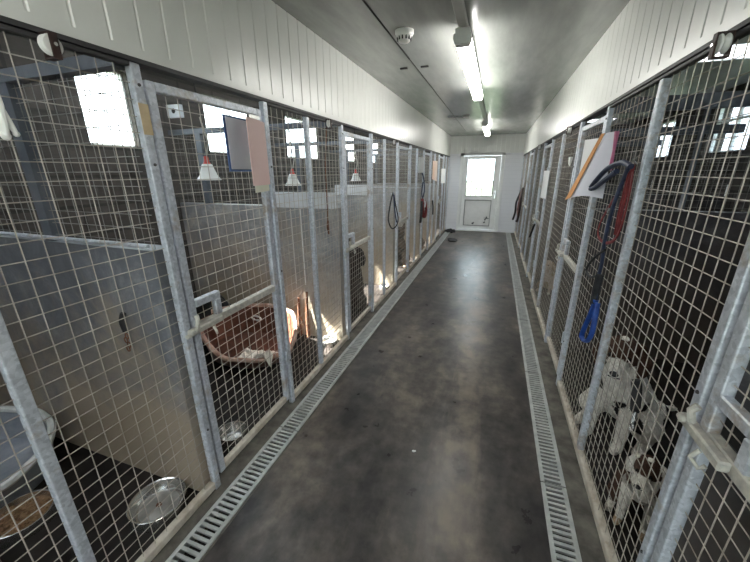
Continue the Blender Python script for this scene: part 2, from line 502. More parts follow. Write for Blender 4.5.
for k in range(0, 4):
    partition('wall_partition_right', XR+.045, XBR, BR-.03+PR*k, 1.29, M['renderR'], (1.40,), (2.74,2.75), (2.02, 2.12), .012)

# ------------------------------------------------------------------ end wall and door
b = MB()
dx0, dx1, dz = -.95, .17, 2.06
b.box((XL-.05, YE, 0), (dx0, YE+.2, dz)); b.box((dx1, YE, 0), (XR+.05, YE+.2, dz))
struct(b.build('wall_end', M['endwall']))
b = MB()
poly = [(XL-.05, YE)]
x = -1.16
while x < XR:
    poly += [(x-.006, YE), (x-.003, YE+.006), (x+.003, YE+.006), (x+.006, YE)]; x += .109
poly += [(XR+.05, YE), (XR+.05, YE+.2), (XL-.05, YE+.2)]
b.prism(poly, dz, ZC+.1, 'z')
b.box((XL, YE-.02, dz-.02), (XR, YE, dz+.015))
struct(b.build('wall_end_upper', M['pvc']))
b = MB()
for xa, xb in ((XBL-.2, XL-.05), (XR+.05, XBR+.2)): b.box((xa, YE, -.1), (xb, YE+.2, 2.7))
struct(b.build('wall_end_kennels', M['block']))
b = MB()
b.box((dx0, YE-.02, 0), (dx0+.09, YE+.08, dz)); b.box((dx1-.09, YE-.02, 0), (dx1, YE+.08, dz)); b.box((dx0, YE-.02, 1.985), (dx1, YE+.08, dz)); b.box((dx0, YE-.04, 0), (dx1, YE+.1, .05))
b.bevel(.006, 1)
door = struct(b.build('door_1', M['upvc']))
la, lb, lz0, lz1 = -.858, .078, .055, 1.98
wa, wb, wz0, wz1 = -.76, -.065, .95, 1.90
b = MB()
b.box((la, YE-.005, lz0), (wa, YE+.055, lz1)); b.box((wb, YE-.005, lz0), (lb, YE+.055, lz1))
b.box((wa, YE-.005, wz1), (wb, YE+.055, lz1)); b.box((wa, YE-.005, .85), (wb, YE+.055, wz0)); b.box((wa, YE-.005, lz0), (wb, YE+.055, .15))
b.bevel(.008, 1)
leaf = b.build('leaf', M['upvc'], door)
MB().box((wa, YE+.022, .15), (wb, YE+.035, .85)).build('lower_panel', M['endwall'] if False else M['white'], door)
b = MB()
for q in (((wa,YE-.009,.15),(wa+.012,YE+.02,.85)), ((wb-.012,YE-.009,.15),(wb,YE+.02,.85)), ((wa,YE-.009,.15),(wb,YE+.02,.162)), ((wa,YE-.009,.838),(wb,YE+.02,.85)), ((wa,YE-.009,wz0),(wb,YE+.02,wz0+.012)), ((wa,YE-.009,wz0),(wa+.01,YE+.02,wz1)), ((wb-.01,YE-.009,wz0),(wb,YE+.02,wz1))):
    b.box(*q)
b.build('gasket', varied('grey_gasket', (.16,.165,.17), (.22,.225,.23), 8, .6), door)
MB().box((wa, YE+.025, wz0), (wb, YE+.031, wz1)).build('pane', M['glass'], door)
b = MB()
for i in range(1, 5):
    xx = wa + (wb-wa)*i/5; b.tube([(xx, YE+.012, wz0), (xx, YE+.012, wz1)], .006, 6)
for i in range(1, 5):
    zz = wz0 + (wz1-wz0)*i/5; b.tube([(wa, YE+.017, zz), (wb, YE+.017, zz)], .006, 6)
b.build('security_grid', varied('grey_painted_bar', (.22,.22,.22), (.30,.30,.30), 9, .5), door)
b = MB(); b.box((-.012, YE-.02, .90), (.022, YE-.004, 1.10)); b.tube([(.005, YE-.02, 1.04), (.005, YE-.05, 1.04), (-.10, YE-.055, 1.04)], .009, 8)
b.build('door_handle', M['steel'], door, True)
for c, n, r in (((-.16, .34), 9, .05), ((-.20, .26), 5, .03), ((-.50, .22), 5, .025)):
    b = MB()
    for i in range(n):
        px, pz = c[0]+random.gauss(0, r*.6), c[1]+random.gauss(0, r*.7); q = random.uniform(.008, .022)
        b.lathe([(0,0), (q,0), (q,.001), (0,.001)], 9, (px, YE+.0215, pz), Matrix.Rotation(PI/2, 3, 'X'))
    b.build('mud_mark', M['stain'], door)

# ------------------------------------------------------------------ outside
b = MB(); b.box((-60, -40, -.35), (60, 70, -.15))
struct(b.build('ground', M['grass']))

# ------------------------------------------------------------------ cage panels and doors
def mesh_wires(b, y0, y1, z0, z1, x, r=.0018):
    n = max(1, round((y1-y0)/MP)); p = (y1-y0)/n
    for i in range(1, n):
        y = y0+p*i; b.tube([(x, y, z0), (x, y, z1)], r, 6)
    n = max(1, round((z1-z0)/MP)); p = (z1-z0)/n
    for i in range(1, n):
        z = z0+p*i; b.tube([(x+.004*(1 if x > 0 else -1), y0, z), (x+.004*(1 if x > 0 else -1), y1, z)], r, 6)
def panel(sg, length, mull, tape=False):
    """fixed mesh panel, front at local x=0, depth towards sg; runs local y 0..length"""
    r = empty('cage_panel')
    def bx(b, y0, y1, z0, z1, d=TD):
        lo, hi = sorted((0, sg*d)); b.box((lo, y0, z0), (hi, y1, z1))
    for u in (0, length-TW):
        b = MB(); bx(b, u, u+TW, 0, 1.970); b.bevel(.005, 2).build('post', M['galv'], r)
    b = MB(); bx(b, TW, length-TW, 1.955, 1.970, .026); b.bevel(.003, 1).build('top_rail', M['header'], r)
    b = MB(); bx(b, TW, length-TW, .012, .055, .036); b.bevel(.004, 1).build('bottom_rail', M['rail'], r)
    b = MB(); bx(b, mull, mull+TW, .055, 1.955, TD); b.bevel(.005, 2).build('mullion', M['galv'], r)
    b = MB(); mesh_wires(b, TW-.004, length-TW+.004, .05, 1.96, sg*.016); b.build('wire_mesh', M['wire'], r)
    for u, z in ((TW*.5, .35), (TW*.5, 1.0), (TW*.5, 1.63), (length-TW*.5, .38), (length-TW*.5, 1.63), (length-TW*.5, 1.90)):
        MB().lathe([(0,0), (.006,0), (.005,.004), (0,.004)], 10, (0, u, z), Matrix.Rotation(-sg*PI/2, 3, 'Y')).build('bolt', M['header'], r)
    return r
def cage_door(sg, w, latch_y):
    """hinged door; latch_y = 0 or w: the side carrying the latch"""
    r = empty('cage_door')
    x0 = sg*.004
    def bx(b, y0, y1, z0, z1, d=TD, f=0.0):
        lo, hi = sorted((x0+sg*f, x0+sg*(f+d))); b.box((lo, y0, z0), (hi, y1, z1))
    b = MB(); bx(b, 0, TW, .06, 1.925); bx(b, w-TW, w, .06, 1.925); bx(b, TW, w-TW, 1.89, 1.925)
    b.bevel(.005, 2).build('frame', M['galv'], r)
    b = MB(); bx(b, TW, w-TW, .06, .098, .034); b.bevel(.004, 1).build('bottom_rail', M['rail'], r)
    b = MB(); bx(b, TW, w-TW, .888, .928, TD); b.bevel(.004, 1).build('cross_rail', M['zinc'], r)
    b = MB(); mesh_wires(b, TW-.004, w-TW+.004, .09, 1.90, sg*.020); b.build('wire_mesh', M['wire'], r)
    s = 1 if latch_y == 0 else -1
    a = latch_y + s*TW
    def by(b, u0, u1, z0, z1, d0, d1):
        y0, y1 = sorted((a+s*u0, a+s*u1)); lo, hi = sorted((x0-sg*d0, x0-sg*d1)); b.box((lo, y0, z0), (hi, y1, z1))
    b = MB(); by(b, 0, .150, 1.010, 1.046, -.028, .002); by(b, .112, .150, .928, 1.010, -.028, .002)
    b.bevel(.004, 1); h = b.build('hand_hole_frame', M['galv'], r)
    MB().box((min(x0+sg*.030, x0+sg*.034), min(a, a+s*.105), .93), (max(x0+sg*.030, x0+sg*.034), max(a, a+s*.105), 1.018)).build('hand_hole_plate', M['dark'], h)
    b = MB(); by(b, -.075, .12, .900, .930, .002, .030); b.bevel(.005, 1)
    b.tube([(x0-sg*.017, a-s*.09, .905), (x0-sg*.017, a+s*.10, .915)], .010, 10)
    l = b.build('latch', M['zinc'], r)
    b = MB(); b.lathe([(0,0), (.012,0), (.012,.010), (.008,.013), (0,.013)], 14, (x0-sg*.030, a-s*.045, .925), Matrix.Rotation(-sg*PI/2, 3, 'Y'))
    b.tube([(x0-sg*.03, a+s*.05, .90), (x0-sg*.045, a+s*.05, .875), (x0-sg*.03, a+s*.065, .855), (x0-sg*.02, a+s*.07, .87)], .006, 8)
    b.tube([(x0-sg*.02, a-s*.03, .93), (x0-sg*.03, a-s*.03, .965), (x0-sg*.02, a-s*.025, .985)], .010, 8)
    b.build('bolt_knob', M['zinc'], l, True)
    hy = w - latch_y
    for z in (.35, 1.55): MB().tube([(x0-sg*.006, hy, z), (x0-sg*.006, hy, z+.09)], .009, 10).build('hinge', M['galv'], r)
    return r

ORD = ['first', 'second', 'third', 'fourth', 'fifth', 'sixth', 'seventh', 'eighth', 'ninth', 'tenth', 'eleventh']
# left row
LW = PL - .70                                   # fixed length 1.055
mull_l = LW - .598
pan = panel(-1, LW, mull_l); dr = cage_door(-1, .664, 0)
pl_labels = ['galvanised mesh cage panel at left front, two steel bowls behind it',
 'galvanised mesh cage panel left of corridor, brown dog bed partly behind, beside pink clipboard',
 'galvanised mesh cage panel on left with a black looped lead hanging at its middle',
 'galvanised mesh cage panel on left, fourth from front, sitting brindle dog near it',
 'galvanised mesh cage panel on left, fifth from front, past the red and black leads',
 'short galvanised mesh cage panel on left, farthest, meeting the white end wall']
dl_labels = ['mesh cage door just before the front left panel, outside the frame of view',
 'mesh cage door on left carrying the pink and blue clipboards',
 'mesh cage door on left, second from front, with dark dog close behind',
 'mesh cage door on left, third from front, sitting shepherd type dog behind',
 'mesh cage door on left, fourth from front, bundle of red and black leads beside it',
 'mesh cage door on left, farthest one before the end wall']
for k in range(6):
    y1 = EL + PL*k
    if k == 5:
        y0 = y1 - LW; ln = YE - y0
    p = pan if k == 0 else copy_tree(pan)
    p.location = (XL, y1-LW, 0)
    if k == 5: p.scale = (1, (YE-.004-(y1-LW))/LW, 1)
    tag(p, pl_labels[k], 'cage panel', 'mesh panels along the left side')
for k in range(1, 6):
    y = EL + PL*(k-1) + .014
    d = dr if k == 1 else copy_tree(dr)
    d.location = (XL, y, 0)
    tag(d, dl_labels[k], 'cage door', 'cage doors along the left side')
# tan tape on the first post (part of the first panel)
t = MB().box((.0005, LW-TW-.001, 1.735), (.002, LW+.0005, 1.84)).build('tape', M['tape'], pan); t['label'] = 'strip of tan tape'
# right row
RW = PR - .70                                   # 1.56
panr = panel(1, RW, .80); drr = cage_door(1, .662, .662)
pr_labels = ['galvanised mesh cage panel at right front, two spaniels sitting behind it',
 'galvanised mesh cage panel on right behind the forked white tag, second from front',
 'galvanised mesh cage panel on right, third from front, narrow black strap hanging on it',
 'galvanised mesh cage panel on right, farthest, dark leads hanging near end wall']
dr_labels = ['mesh cage door at bottom right corner with crusted latch and square hand hole',
 'mesh cage door on right between the orange and white card and the forked white tag',
 'mesh cage door on right, third from front, long white card hanging on it',
 'mesh cage door on right, farthest one before the end wall']
for k in range(4):
    y0 = BR - .02 + PR*k
    p = panr if k == 0 else copy_tree(panr)
    p.location = (XR, y0, 0)
    if k == 3: p.scale = (1, (YE-.004-y0)/RW, 1)
    tag(p, pr_labels[k], 'cage panel', 'mesh panels along the right side')
    d = drr if k == 0 else copy_tree(drr)
    d.location = (XR, y0-.682, 0)
    tag(d, dr_labels[k], 'cage door', 'cage doors along the right side')
# the stretch of right-hand cage beside the photographer
b = MB(); b.box((XR, -1.26, 0), (XR+.05, .36, ZH-.03))
struct(b.build('wall_lining_right', M['block']))
b = MB(); b.box((XL-.05, -.78, 0), (XL, -.037, ZH-.03))
struct(b.build('wall_lining_left', M['block']))

# ------------------------------------------------------------------ drain gratings
def grate(w, ln):
    b = MB(); t = .012
    n = 38; p = ln/n
    b.box((0, .004, -.012), (.020, ln-.004, .004)); b.box((w-.020, .004, -.012), (w, ln-.004, .004))
    for i in range(n+1):
        y = max(.004, i*p-.0068); b.box((.020, y, -.010), (w-.020, min(ln-.004, i*p+.0068), .0025))
    b.box((-.0, .004, -.06), (.006, ln-.004, -.012)); b.box((w-.006, .004, -.06), (w, ln-.004, -.012))
    return b.build('drain_grating', M['galv2'])
M['galv2'] = varied('weathered_grating_steel', (.36,.37,.36), (.52,.53,.51), 12, .5, .25, bumps=.1)
GL = 1.1
near = ['galvanised slotted drain grating along left cages, %s from the front', 'galvanised slotted drain grating along right cages, %s from the front']
for side, (x, w, y0, nn) in enumerate(((-1.191, .133, .389, 9), (.386, .122, .493, 9))):
    g0 = None
    for i in range(nn):
        y = y0 + GL*i
        if y > YE-.2: break
        if g0 is None: g0 = o = grate(w, GL)
        else: o = g0.copy(); COL.objects.link(o)
        o.location = (x, y, 0)
        if y + GL > YE: o.scale = (1, (YE-.01-y)/GL, 1)
        tag(o, near[side] % ORD[i], 'drain grating', 'drain gratings on the %s' % ('left', 'right')[side])

# ------------------------------------------------------------------ ceiling fittings
tr = MB().box((-.313, -2.0, ZC-.035), (-.257, 9.2, ZC-.0005)).bevel(.004, 1).build('cable_trunking', varied('grey_trunking', (.46,.46,.45), (.52,.52,.50), 5, .4))
tag(tr, 'long grey cable trunking along the ceiling carrying the strip lights', 'trunking')
def strip_light(y0, ln, label):
    r = empty('strip_light', (-.285, y0, ZC-.0352))
    MB().box((-.045, 0, -.035), (.045, ln, 0)).bevel(.006, 1).build('housing', M['white'], r)
    b = MB(); pr = [(-.05,-.03), (-.052,-.055), (-.04,-.085), (.04,-.085), (.052,-.055), (.05,-.03)]
    b.prism(pr, .075, ln-.075, 'y'); b.build('diffuser', M['tube'], r)
    for a, c in ((0, .075), (ln-.075, ln)):
        b = MB(); b.prism([(u*1.06, v*1.04) for u, v in pr], a, c, 'y'); b.build('end_cap', M['white'], r)
    tag(r, label, 'light', 'strip lights on the corridor ceiling')
    return r
strip_light(2.48, 1.95, 'lit fluorescent strip light on ceiling, the nearer large one')
strip_light(6.75, 1.95, 'lit fluorescent strip light on ceiling, the small far one near the end wall')
strip_light(-1.75, 1.95, 'added fluorescent strip light on ceiling, unseen behind the viewer')  # out of view, added to light the near end
r = empty('smoke_detector', (-.665, 2.52, ZC))
MB().lathe([(0,0), (.062,0), (.062,-.018), (.055,-.030), (0,-.030)], 32).build('base', M['white'], r, True)
b = MB().lathe([(.050,-.030), (.050,-.034), (.036,-.062), (.030,-.066), (0,-.066)], 32); b.build('sensor_head', M['white'], r, True)
b = MB()
for i in range(12):
    a = 2*PI*i/12; b.box((-.004+.045*math.cos(a), -.004+.045*math.sin(a), -.056), (.004+.045*math.cos(a), .004+.045*math.sin(a), -.036))
b.build('vent', M['header'], r)
tag(r, 'round white smoke detector on the ceiling left of the strip light', 'smoke detector')
for i, (x, y) in enumerate(((-.875, 3.325), (-.69, 3.33))):
    o = MB().box((-.035, -.012, -.012), (.035, .012, 0)).bevel(.004, 1).build('ceiling_clip', M['header'], loc=(x, y, ZC))
    tag(o, ('small dark clip on ceiling beyond the smoke detector, left one of a pair', 'small dark clip on ceiling beyond the smoke detector, right one of a pair')[i], 'clip', 'clips on the ceiling')
r = empty('junction_box', (-.57, 6.25, ZC))
MB().box((-.05,-.05,-.035), (.05,.05,0)).bevel(.008, 2).build('box_body', M['white'], r)
MB().tube([(-.05,0,-.015), (-.30,0,-.012)], .008, 8).build('conduit', M['galv'], r)
tag(r, 'small white junction box on ceiling left of the far strip light', 'junction box')

# ------------------------------------------------------------------ rope pulleys under the header
def pulley(sg):
    """wheel turning about the cross-corridor axis, strap bracket in front of it; sg = towards the corridor"""
    r = empty('rope_pulley')
    R = Matrix.Rotation(PI/2, 3, 'Y')
    MB().lathe([(0,-.012), (.023,-.012), (.026,-.008), (.018,-.002), (.018,.002), (.026,.008), (.023,.012), (0,.012)], 28, (0,0,0), R).build('wheel', M['white'], r, True)
    b = MB()
    lo, hi = sorted((sg*.016, sg*.021)); b.box((lo,-.010,-.032), (hi,.010,.029))
    lo, hi = sorted((-sg*.021, -sg*.016)); b.box((lo,-.010,-.032), (hi,.010,.029))
    b.box((-.021,-.010,.025), (.021,.010,.029)); b.box((-.021,-.010,-.036), (.021,.010,-.032))
    b.build('bracket', M['bracket'], r)
    MB().tube([(-.024,0,0), (.024,0,0)], .005, 12).build('axle', M['steel'], r)
    return r
M['bracket'] = varied('dark_brown_bracket', (.02,.010,.009), (.05,.022,.018), 12, .6)
pul = pulley(1)
for i, (x, y, lab) in enumerate(((XL+.026, .735, 'white pulley wheel in dark bracket under left header, nearest one'), (XL+.026, 2.46, 'white pulley wheel in dark bracket under left header, second one'),
     (XL+.026, 4.22, 'white pulley wheel in dark bracket under left header, third one'), (XR-.026, 1.385, 'white pulley wheel in dark bracket under right header, nearest one'),
     (XR-.026, 3.63, 'white pulley wheel in dark bracket under right header, second one'), (XR-.026, 5.95, 'white pulley wheel in dark bracket under right header, third one'))):
    o = pul if i == 0 else copy_tree(pul)
    o.location = (x, y, ZH-.014-.029)
    tag(o, lab, 'pulley', 'rope pulleys under the headers')

# ------------------------------------------------------------------ heat lamps
def heat_lamp():
    r = empty('heat_lamp')
    b = MB(); b.lathe([(.030,.11), (.036,.105), (.040,.09), (.062,.03), (.085,0), (.083,-.002), (.058,.03), (.036,.09), (.030,.10)], 28)
    b.build('shade', M['white'], r, True)
    MB().lathe([(0,.165), (.012,.165), (.016,.155), (.018,.125), (.028,.11), (0,.108)], 18).build('lamp_holder', M['redplastic'], r, True)
    MB().lathe([(.024,.10), (.045,.045), (.042,.02), (.02,.008), (0,.006)], 18).build('bulb', M['lilac'], r, True)
    b = MB(); z = .185
    b.tube([(0,0,.185), (.01,.004,.35), (-.006,0,.6), (0,0,1.02)], .005, 6)
    b.build('cord', M['black'], r)
    b = MB(); b.tube([(.012,0,.17), (.028,.01,.26), (.012,.0,.36), (.0,0,.42)], .006, 6); b.build('chain', M['zinc'], r)
    return r
hl = heat_lamp()
for i, (x, y, z, lab) in enumerate(((-2.0, 2.03, 1.55, 'white bell shaped heat lamp hanging above the brown dog bed, nearest of three'),
      (-2.0, 3.15, 1.47, 'white bell shaped heat lamp behind second left panel, middle of three'), (-2.0, 4.88, 1.47, 'white bell shaped heat lamp behind second left door, farthest of three'))):
    o = hl if i == 0 else copy_tree(hl)
    o.location = (x, y, z); o.scale = (1,1,1)
    for ch in o.children:
        if ch.name.startswith('cord'): ch.scale = (1,1,(2.6-z)/1.02*.999)
    tag(o, lab, 'heat lamp', 'heat lamps in the left kennels')

# ------------------------------------------------------------------ bowls
def bowl(r_, h, label, loc, fill=None):
    prof = [(0,.004), (r_*.62,.004), (r_*.80,.010), (r_*.90,h*.5), (r_*.94,h*.94), (r_,h), (r_*1.02,h*.97), (r_*.99,h*.90), (r_*1.04,.004), (r_*1.02,0), (0,0)]
    o = MB().lathe(prof, 40).build('dog_bowl', M['steel'], None, True, loc)
    tag(o, label, 'bowl', 'steel dog bowls on the left kennel floors')
    if fill == 'disc':
        MB().lathe([(0,.020), (r_*.60,.018), (r_*.72,.012), (r_*.70,.006), (0,.008)], 32).build('inner_plate', M['plate'], o, True)
        MB().lathe([(0,.028), (.010,.026), (.014,.020), (0,.019)], 12).build('scrap', M['rust'], o, True)
    if fill == 'kibble':
        b = MB().lathe([(0,h*.72), (r_*.4,h*.70), (r_*.8,h*.55), (r_*.9,h*.48), (0,h*.3)], 28)
        for i in range(90):
            a = random.uniform(0, 2*PI); q = r_*.8*math.sqrt(random.random())
            b.ball((q*math.cos(a), q*math.sin(a), h*(.74-.18*(q/r_)**2)), random.uniform(.006,.010), 3)
        k = b.build('kibble', M['kibble'], o); k['kind'] = 'stuff'
    return o
bowl(.125, .06, 'large steel bowl holding a grey plate, behind front left panel', (-1.44, .815, -.002), 'disc')
bowl(.125, .060, 'steel bowl of brown kibble at bottom left corner', (-2.0, .55, -.002), 'kibble')
bowl(.085, .075, 'small empty steel bowl behind the door with the pink clipboard', (-1.40, 1.30, -.002))
bowl(.085, .050, 'steel bowl in the sunlit corner beside the second left door', (-1.40, 2.615, -.002))
bowl(.080, .050, 'small steel bowl in the sunlit corner below the black looped lead', (-1.375, 4.35, -.002))

# ------------------------------------------------------------------ dog beds
def dog_bed(name, a, b_, rim, low, low_dir, mat, loc, label, rimmat=None):
    n = 72
    def H(t):
        d = math.cos(t-low_dir); s = max(0, (d+.15)/1.1); s = min(1, s); s = s*s*(3-2*s)
        return rim*(1-s) + low*s + .006*math.sin(9*t)
    b = MB()
    rings = []
    sh = [(0,0,0),(.75,0,0),(.88,.12,0),(.94,.5,0),(.985,.9,0),(1.0,1.0,0),(1.03,1.0,0),(1.035,.94,0),(.99,.6,0),(.93,.15,0),(.80,.09,0),(0,.09,0)]
    # outer surface up, over the rim, down inside
    prof = [(.0,.0),(.80,.0),(.88,.06),(.96,.6),(1.02,.97),(1.01,1.0),(.975,1.0),(.955,.95),(.90,.55),(.83,.17),(.74,.12),(0,.10)]
    for q, zf in prof:
        if q == 0:
            rings.append([b.bm.verts.new((0,0,.02 if zf > 0 else 0))]); continue
        rr = []
        for k in range(n):
            t = 2*PI*k/n; h = H(t)
            zz = zf*h if zf > .17 else zf*rim
            rr.append(b.bm.verts.new((a*q*math.cos(t), b_*q*math.sin(t), zz)))
        rings.append(rr)
    for A, B in zip(rings, rings[1:]):
        for k in range(n):
            q = []
            for v in (A[k % len(A)], A[(k+1) % n % len(A)], B[(k+1) % n % len(B)], B[k % len(B)]):
                if v not in q: q.append(v)
            b.bm.faces.new(q)
    o = b.build(name, mat, None, True, loc)
    pts = [(a*1.0*math.cos(2*PI*k/n), b_*1.0*math.sin(2*PI*k/n), H(2*PI*k/n)) for k in range(n)]
    MB().tube(pts, .011 if rimmat is None else .020, 8, True).build('rim', rimmat or mat, o, True)
    tag(o, label, 'dog bed')
    return o
bed = dog_bed('dog_bed', .45, .34, .33, .12, math.radians(-50), M['bed'], (-2.01, 2.24, -.002), 'oval brown plastic dog bed holding a white blanket, on left', varied('worn_brown_rim', (.40,.22,.16), (.62,.44,.36), 14, .6))
b = MB(); g = []
for i in range(15):
    row = []
    for j in range(15):
        u, v = i/14-.5, j/14-.5
        ang = math.radians(-52); cx, cy = .27*math.cos(ang)+.03, .20*math.sin(ang)
        x = cx + u*.34 - v*.06; y = cy + v*.20 + u*.03
        rr = math.hypot(x/.45, y/.36)
        z = .060 + max(0, rr-.72)*.42
        if rr > .98: z = .165 - (rr-.98)*.8
        z += .016*math.sin(13*u+3*v)*math.cos(11*v) + .008*math.sin(31*u+17*v)
        row.append((x, y, z))
    g.append(row)
b.sheet(g, .02)
o = b.build('blanket', M['blanket'], None, True, (-2.01, 2.24, 0)); tag(o, 'white fleece blanket hanging over the lip of the brown dog bed', 'blanket')
b = MB(); b.tube([(-2.14+0.055*math.cos(t), 2.505, .21+.022*math.sin(t)) for t in [2*PI*i/14 for i in range(14)]], [.008+.004*math.sin(3*i) for i in range(14)], 6, True)
o2 = b.build('glare_ring', M['greyrim'], None, True)  # pale ring painting in a white glare spot on the bed
o2.parent = bed; o2.matrix_parent_inverse = Matrix.Translation((2.01, -2.24, .002))
dog_bed('dog_bed', .42, .30, .21, .16, math.radians(-60), M['greybed'], (-2.52, .62, -.002), 'grey plastic dog bed with pale chewed rim at left edge', M['greyrim'])
b = MB(); g = []
for i in range(9):
    g.append([( -.26+.52*i/8, -.08+.16*j/8, .37*(1-(abs(i-4)/4.5)**3)*(.75+.25*math.cos((j-4)*.5)) + .02*math.sin(i*2+j)) for j in range(9)])
b.sheet(g, .05); bl = b.build('blanket', M['black'], None, True, (-2.66, 2.50, .02)); tag(bl, 'black blanket heaped on the floor left of the brown dog bed', 'blanket')

# two brown sticks against the partition behind the bed
b = MB(); b.tube([(-1.745, 2.668, .0), (-1.752, 2.672, .16), (-1.750, 2.688, .41)], [.016,.015,.011], 8); b.tube([(-1.748, 2.672, .24), (-1.70, 2.672, .12)], [.010,.007], 8)
tag(b.build('stick', M['rust'], None, True), 'forked rusty brown stick leaning on the wall right of the brown dog bed', 'stick')
b = MB(); b.tube([(-1.648, 2.66, 0), (-1.654, 2.668, .2), (-1.652, 2.692, .48)], [.017,.017,.011], 8)
tag(b.build('stick', M['rust'], None, True), 'straight rusty brown stick leaning on the sunlit wall near the bed', 'stick')
# cord and strap on partition faces
r = empty('pull_cord', (-1.372, 2.672, 1.07))
MB().tube([(0,0,.12), (.002,0,.6), (.03,.0,.88)], .0045, 6).build('cord', M['rust'], r)
MB().tube([(0,0,.12), (-.004,0,.06), (.006,0,.0)], [.008,.011,.008], 8).build('handle', M['rust'], r, True)
tag(r, 'rusty pull cord hanging on partition behind second left panel', 'cord')
r = empty('tether', (-1.535, .935, .80))
MB().tube(smooth_path([(.004,0,.20), (-.006,-.008,.16), (.006,-.010,.11)]), .012, 8).build('strap', M['black'], r, True)
b = MB()
for i in range(4):
    c = (.006*(-1)**i, -.010, .09-.022*i); b.tube([(c[0]+(.010*math.cos(t)), c[1], c[2]+.014*math.sin(t)) for t in [2*PI*q/10 for q in range(10)]], .003, 5, True)
b.build('chain', M['rust'], r)
tag(r, 'short black tether and chain fixed to the grey wall behind front left panel', 'tether')

# ------------------------------------------------------------------ cards and clipboards
def flat_board(b, p00, p01, z0, z1, t=.004, bow=0, n=8, m=6, zskew=(0,0)):
    g = []
    for i in range(m+1):
        v = i/m
        row = []
        for j in range(n+1):
            u = j/n
            x = p00[0]+(p01[0]-p00[0])*u; y = p00[1]+(p01[1]-p00[1])*u
            x += bow*math.sin(PI*u)
            row.append((x, y, z0+zskew[0]*u + (z1+zskew[1]*u-z0-zskew[0]*u)*v))
        g.append(row)
    b.sheet(g, t)
r = empty('clipboard', (-1.205, 1.425, 1.605))
def loc(pts, o): return [(p[0]-o[0], p[1]-o[1]) for p in pts]
b = MB(); flat_board(b, (-.005,-.062), (-.015,.11), 0, .25, .005); b.build('board', M['clipblue'], r)
b = MB(); flat_board(b, (.002,-.054), (-.009,.11), .010, .240, .002); b.build('paper', M['lilac'], r)
tag(r, 'blue clipboard with pale paper, left of the pink one on the cage door', 'clipboard')
r = empty('clipboard', (-1.19, 1.55, 1.50))
b = MB(); flat_board(b, (.030,-.088), (-.026,.125), .035, .355, .004, .006); b.build('board', M['pink'], r)
b = MB(); flat_board(b, (.024,-.07), (-.030,.118), .0, .20, .002, .004); q = b.build('paper', varied('cream_paper', (.78,.76,.60), (.84,.82,.68), 4, .6), r); q['label'] = 'cream papers showing below the board'
b = MB().box((-.012,-.03,.355), (.004,.05,.375)); b.build('clip', M['chrome'], r)
tag(r, 'pink clipboard with cream papers hanging on the cage door', 'clipboard')
# right: white card with orange and white sheet, magenta edge
r = empty('record_card', (.585, 2.25, 1.45))
b = MB(); flat_board(b, (-.004,.06), (-.085,.30), .03, .33, .003, .004); b.build('card', M['paper'], r)
b = MB(); g = []
for i in range(9):
    v = i/8
    row = []
    for j in range(9):
        u = j/8
        # slanting sheet: top edge narrow near the fence, bottom edge sweeping out
        y = -.02 + u*(.10+.36*(1-v)); x = -.012 - u*(.02+.085*(1-v)) - .012*math.sin(PI*u)
        z = .345*v - .045*u*(1-v) + .02*math.sin(PI*u)*(1-v)
        row.append((x, y, z))
    g.append(row)
b.sheet(g, .002); b.build('loose_sheet', M['lilac'], r)
b = MB(); g2 = []
for i in range(9):
    v = i/8
    g2.append([(g[i][6][0]-.008-.010*w, g[i][6][1]+(g[i][8][1]-g[i][6][1])*w, g[i][6][2]+(g[i][8][2]-g[i][6][2])*w) for w in (0,.5,1)])
b.sheet(g2, .003); b.build('orange_flap', M['orange'], r)
MB().tube([(-.010,-.03,.345), (-.006,-.026,.25), (-.008,-.034,.15)], [.012,.007,.010], 6).build('edge_ribbon', M['magenta'], r)
tag(r, 'white record card with orange edged loose sheet on the right cages', 'card')

def hang_card(name, p, label, cat, mat):
    b = MB(); flat_board(b, *p); o = b.build(name, mat); tag(o, label, cat); return o
hang_card('record_card', ((.592, 4.62), (.560, 4.86), 1.275, 1.60, .003, -.004), 'long white card hanging on a right cage door in mid distance', 'card', M['paper'])
hang_card('record_card', ((-1.205, 5.62), (-1.165, 5.86), 1.58, 1.82, .003, .004), 'white card hanging above the red and black leads on left cages', 'card', M['paper'])
hang_card('record_card', ((-1.225, 7.05), (-1.17, 7.28), 1.45, 1.80, .003, .004, 8, 6, (-.05, 0)), 'narrow orange and white card on far left cages, nearer of two', 'card', varied('pale_orange_card', (.80,.55,.40), (.86,.74,.66), 3, .6))
hang_card('record_card', ((-1.225, 8.25), (-1.17, 8.52), 1.33, 1.66, .003, .004), 'white card on far left cages closest to the end wall', 'card', M['paper'])

# ------------------------------------------------------------------ glove, tag
b = MB()
b.tube([(0,0,.085), (.0,.0,.06), (.001,.002,.02), (0,0,-.012)], [.020,.022,.016,.012], 10, flat=.6)
b.tube([(0,.006,.05), (.002,.016,.015), (.003,.022,-.006)], [.014,.011,.008], 10, flat=.6)
b.ball((0,0,-.012), (.007,.012,.012), 6); b.ball((.003,.022,-.006), (.006,.008,.008), 6)
o = b.build('hanging_tag', M['glove'], None, True, (-1.222, .578, 1.707)); tag(o, 'white two pronged rubber tag hooked on the mesh at left edge', 'tag')
b = MB()
for s in (-1, 1): b.tube([(0, .015*s*1.9, .03), (0, .008*s, -.028)], [.012,.009], 8, flat=.5)
b.ball((0,0,-.030), (.006,.014,.014), 6)
o = b.build('hanging_tag', M['glove'], None, True, (.592, 3.46, 1.68)); tag(o, 'small forked white tag hooked on the right cages in mid distance', 'tag')

